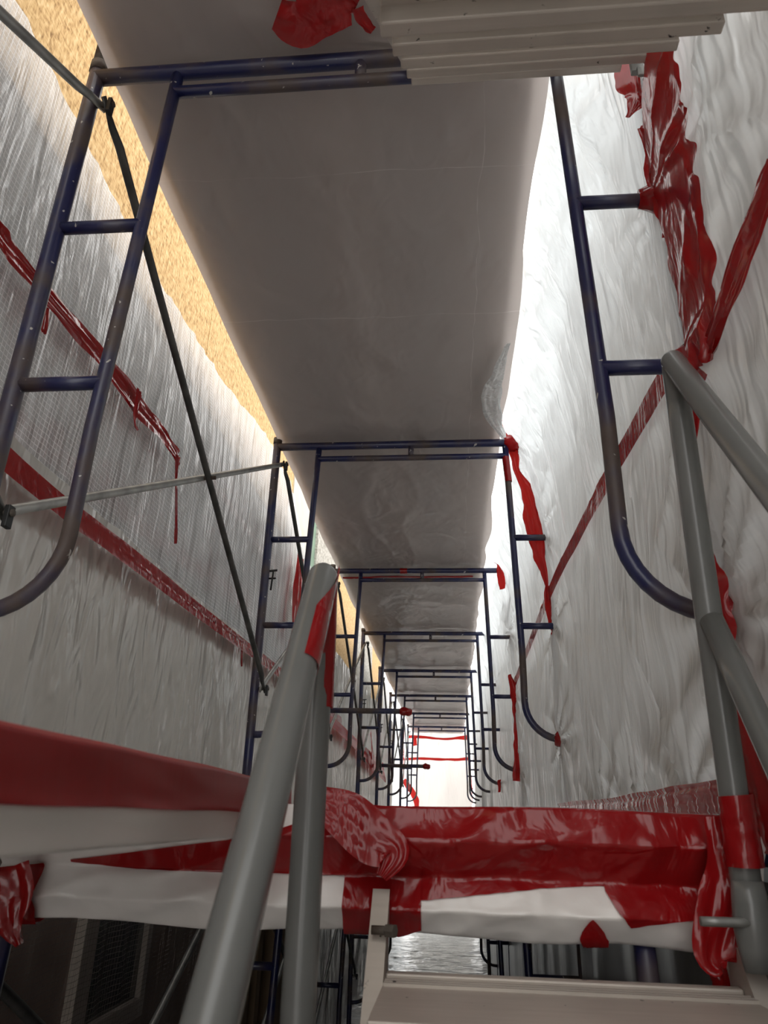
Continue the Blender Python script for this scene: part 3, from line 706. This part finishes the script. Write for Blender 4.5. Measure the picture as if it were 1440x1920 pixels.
tag(obj('tape_sleeve', sleeve((XR-DTOP+0.02, FY[1], ZT-0.09), (XR-DTOP+0.03, FY[1], ZT-0.24), RI*1.12, -PI, PI, (0, -1, 0), 16, 6), TAPE), 'red tape sleeve round the right arch leg of the second frame', 'tape')
tag(obj('tape_sleeve', sleeve((-0.42, FY[2], ZT), (-0.36, FY[2], ZT), RO*1.06, -PI, PI, (0, -1, 0), 16, 3), TAPE), 'short red tape ring on the top bar of the third frame', 'tape')
# chrome clip at the stair head
e = empty('clip', at(1190, 150, Y=1.30), 'small chrome spring clip caught in red tape under the upper stair flight', 'clip')
cp = at(1194, 126, Y=1.245)
obj('clip_plate', join(box(cp.x-0.016, cp.x+0.014, 1.235, 1.25, cp.z-0.025, cp.z+0.025, 0.002), box(cp.x-0.006, cp.x+0.018, 1.228, 1.236, cp.z-0.05, cp.z-0.02, 0.002)), GALV, e, False)
obj('clip_jaw', sweep(px([(1206, 112), (1222, 122), (1222, 142), (1208, 150)], Y=1.24), 0.006, 8), BLACK, e)

# ------------------------------------------------------------------ red tape on the left side and ceiling
def ltape(pts, widths, label, X=-1.12, wr_=0.006, jag=0.006, seed=1, m=TAPE, mm_=8, name='tape_strip', back=False):
    P = [at(x, y, X=X) for x, y in pts]
    if back: P = [Vector((X, P[0].y-0.6*q, P[0].z)) for q in (4, 3, 2, 1)]+P; widths = [widths[0]]*4+widths
    return tag(obj(name, ribbon(P, widths, (1, 0, 0.15), wr_, mm_, seed, jag), m), label, 'tape')
ltape([(-60, 798), (10, 860), (130, 962), (250, 1050), (390, 1160), (520, 1258), (640, 1352)], [0.075]*7, 'long red tape line joining the scrim sheet to the milky sheet below', -1.09, 0.003, 0.004, 1, back=True)
ltape([(-40, 400), (20, 480), (100, 575), (180, 668), (250, 755), (300, 815), (330, 862)], [0.075, 0.075, 0.07, 0.075, 0.10, 0.085, 0.07], 'crumpled red tape line across the upper scrim sheet', -1.10, 0.008, 0.012, 2, TAPE, 10, back=True)
ltape([(328, 855), (326, 920), (324, 1020)], [0.06, 0.03, 0.022], 'loose red tape tail dangling below the upper tape line', -1.085, 0.008, 0.006, 3)
ltape([(255, 735), (245, 790), (250, 806)], [0.05, 0.035, 0.012], 'curled red tape end beside the thick part of the upper line', -1.08, 0.01, 0.008, 4)
ltape([(82, 575), (80, 610), (78, 626)], [0.05, 0.04, 0.015], 'short red tape stub under the upper tape line near the first post', -1.085, 0.004, 0.004, 5)
ltape([(450, 1215), (450, 1250)], [0.04, 0.012], 'small torn red tape drip under the long tape line', -1.10, 0.006, 0.006, 21)
ltape([(-20, 760), (60, 820), (160, 900), (260, 985), (360, 1060), (470, 1140)], [0.10, 0.10, 0.09, 0.08, 0.09, 0.10], 'faded red tape band behind the scrim sheet on the grey wall', -1.225, 0.002, 0.004, 6)
ltape([(100, 830), (105, 790)], [0.09, 0.09], 'upright red tape stub behind the scrim nearest the stair', -1.222, 0.002, 0.004, 7)
ltape([(190, 930), (200, 865)], [0.09, 0.08], 'upright red tape stub behind the scrim further along the band', -1.222, 0.002, 0.004, 8)
ltape([(385, 1110), (400, 990)], [0.07, 0.05], 'thin upright red tape behind the scrim near the cross brace', -1.222, 0.002, 0.004, 9)
ltape([(380, 880), (450, 975), (520, 1070), (560, 1120)], [0.05, 0.05, 0.05, 0.05], 'faint red tape line behind the scrim leading to the second frame', -1.21, 0.002, 0.004, 10)
ltape([(562, 1040), (558, 1090), (553, 1140), (550, 1200)], [0.22, 0.26, 0.26, 0.2], 'bright red tape column on the wall beyond the second frame', -1.10, 0.006, 0.006, 11, TAPEB)
ltape([(610, 1345), (650, 1380), (690, 1420), (720, 1450)], [0.10, 0.12, 0.2, 0.3], 'red tape seam low on the wall beside the third and fourth frames', -1.08, 0.008, 0.01, 12, TAPEB)
ltape([(693, 1380), (695, 1410), (693, 1440)], [0.4, 0.5, 0.4], 'ragged red tape patch low beside the fourth frame', -1.045, 0.01, 0.03, 13, TAPEB)
ltape([(756, 1345), (757, 1400), (756, 1460)], [0.45, 0.5, 0.5], 'tall red tape strip on the far end of the building wall', -1.135, 0.01, 0.01, 14, TAPEB)
tag(obj('tape_strip', ribbon(px([(520, 25), (560, 42), (610, 22), (655, 8), (668, 12)], Z=1.93), [0.075, 0.11, 0.10, 0.085, 0.03], (0, -0.3, -1), 0.008, 8, 3, 0.004), TAPE), 'wide red tape piece stuck across the ceiling sheet before the first frame', 'tape')
tag(obj('tape_tail', ribbon(px([(672, 12), (682, 35), (700, 55)], Z=1.925), [0.03, 0.03, 0.02], (0, -0.3, -1), 0.008, 6, 4, 0.004), TAPE), 'twisted red tape end dangling from the piece on the ceiling', 'tape')
def ctape(y, x0, x1, w, label, sg):
    P = [Vector((lerp(x0, x1, i/6), y+0.02*nz(i, 3, sg), ceil_z(lerp(x0, x1, i/6), y)-0.004)) for i in range(7)]
    tag(obj('tape_strip', ribbon(P, [w]*7, (0, -0.2, -1), 0.003, 6, sg, 0.004), TAPE), label, 'tape')
ctape(6.05, -0.95, 0.2, 0.035, 'thin red tape seam across the ceiling just beyond the third frame', 5)
# far end
def etape(pts, widths, label, seed):
    tag(obj('tape_strip', ribbon([at(x, y, Y=YE-0.09) for x, y in pts], widths, (0, -1, 0), 0.01, 6, seed, 0.02), TAPEB), label, 'tape')
etape([(766, 1381), (800, 1383), (840, 1385), (878, 1382)], [0.08, 0.06, 0.05, 0.11], 'red tape along the top of the far end sheet', 1)
etape([(760, 1424), (800, 1422), (840, 1424), (880, 1423)], [0.06]*4, 'faded red tape across the middle of the far end sheet', 2)
etape([(776, 1383), (779, 1398)], [0.11, 0.12], 'red tape patch below the left corner of the far end tape', 3)
etape([(757, 1462), (770, 1480), (780, 1500), (782, 1525)], [0.12, 0.14, 0.13, 0.11], 'slanting red tape at the lower left of the far end sheet', 4)

# ------------------------------------------------------------------ lower level, building side
e = empty('window_1', (-1.235, 2.92, -0.68)); tag(e, 'dark window in a taupe frame behind scrim on the lower level', kind='structure')
for (a, b, c, d_) in ((2.61, 2.71, -0.72, -0.02), (3.17, 3.215, -0.72, -0.02), (2.71, 3.17, -0.72, -0.655)):
    obj('window_frame', box(-1.236, -1.20, a, b, c, d_, 0.003), WFRAME, e, False)
obj('pane', box(-1.232, -1.222, 2.71, 3.17, -0.655, -0.02), GLASS, e, False)
def fn(a, b):
    Y = lerp(1.2, 3.95, a); z = lerp(-1.9, -0.03, b)
    return (-1.17+0.015*ridge(nz(Y*5+z, z*0.8, 3))+0.006*nz(Y*9, z*3, 1), Y, z)
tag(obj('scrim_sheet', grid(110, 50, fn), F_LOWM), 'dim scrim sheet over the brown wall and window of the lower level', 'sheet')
for i, (y, wdt, z1_) in enumerate(((4.15, 0.10, -0.05), (4.45, 0.16, -0.05), (4.85, 0.10, -0.05), (5.3, 0.2, -0.05))):
    tag(obj('timber_stud', box(-1.236, -1.15+0.02*(i % 2), y, y+wdt, -1.95, z1_, 0.004), WOOD, smooth=False), ['slim', 'wide', 'narrow', 'broad'][i]+' upright timber stud on the lower wall, '+['next to the scrim sheet', 'second from the scrim sheet', 'third from the scrim sheet', 'next to the polythene sheet'][i], 'timber', 'timber studs of the lower wall')
def fn(a, b):
    Y = lerp(6.0, 14.5, a); z = lerp(-1.95, -0.05, b)
    return (-1.15+0.02*ridge(nz(Y*4+z, z*0.8, 3)), Y, z)
tag(obj('polythene_sheet', grid(120, 30, fn), F_LEFT), 'polythene sheet hanging on the lower wall beyond the timber studs', 'sheet')

# ------------------------------------------------------------------ lift everything so that the lower floor is at zero
for o in list(scene.objects):
    if o.parent is None and o.type != 'CAMERA': o.location.z += CZ
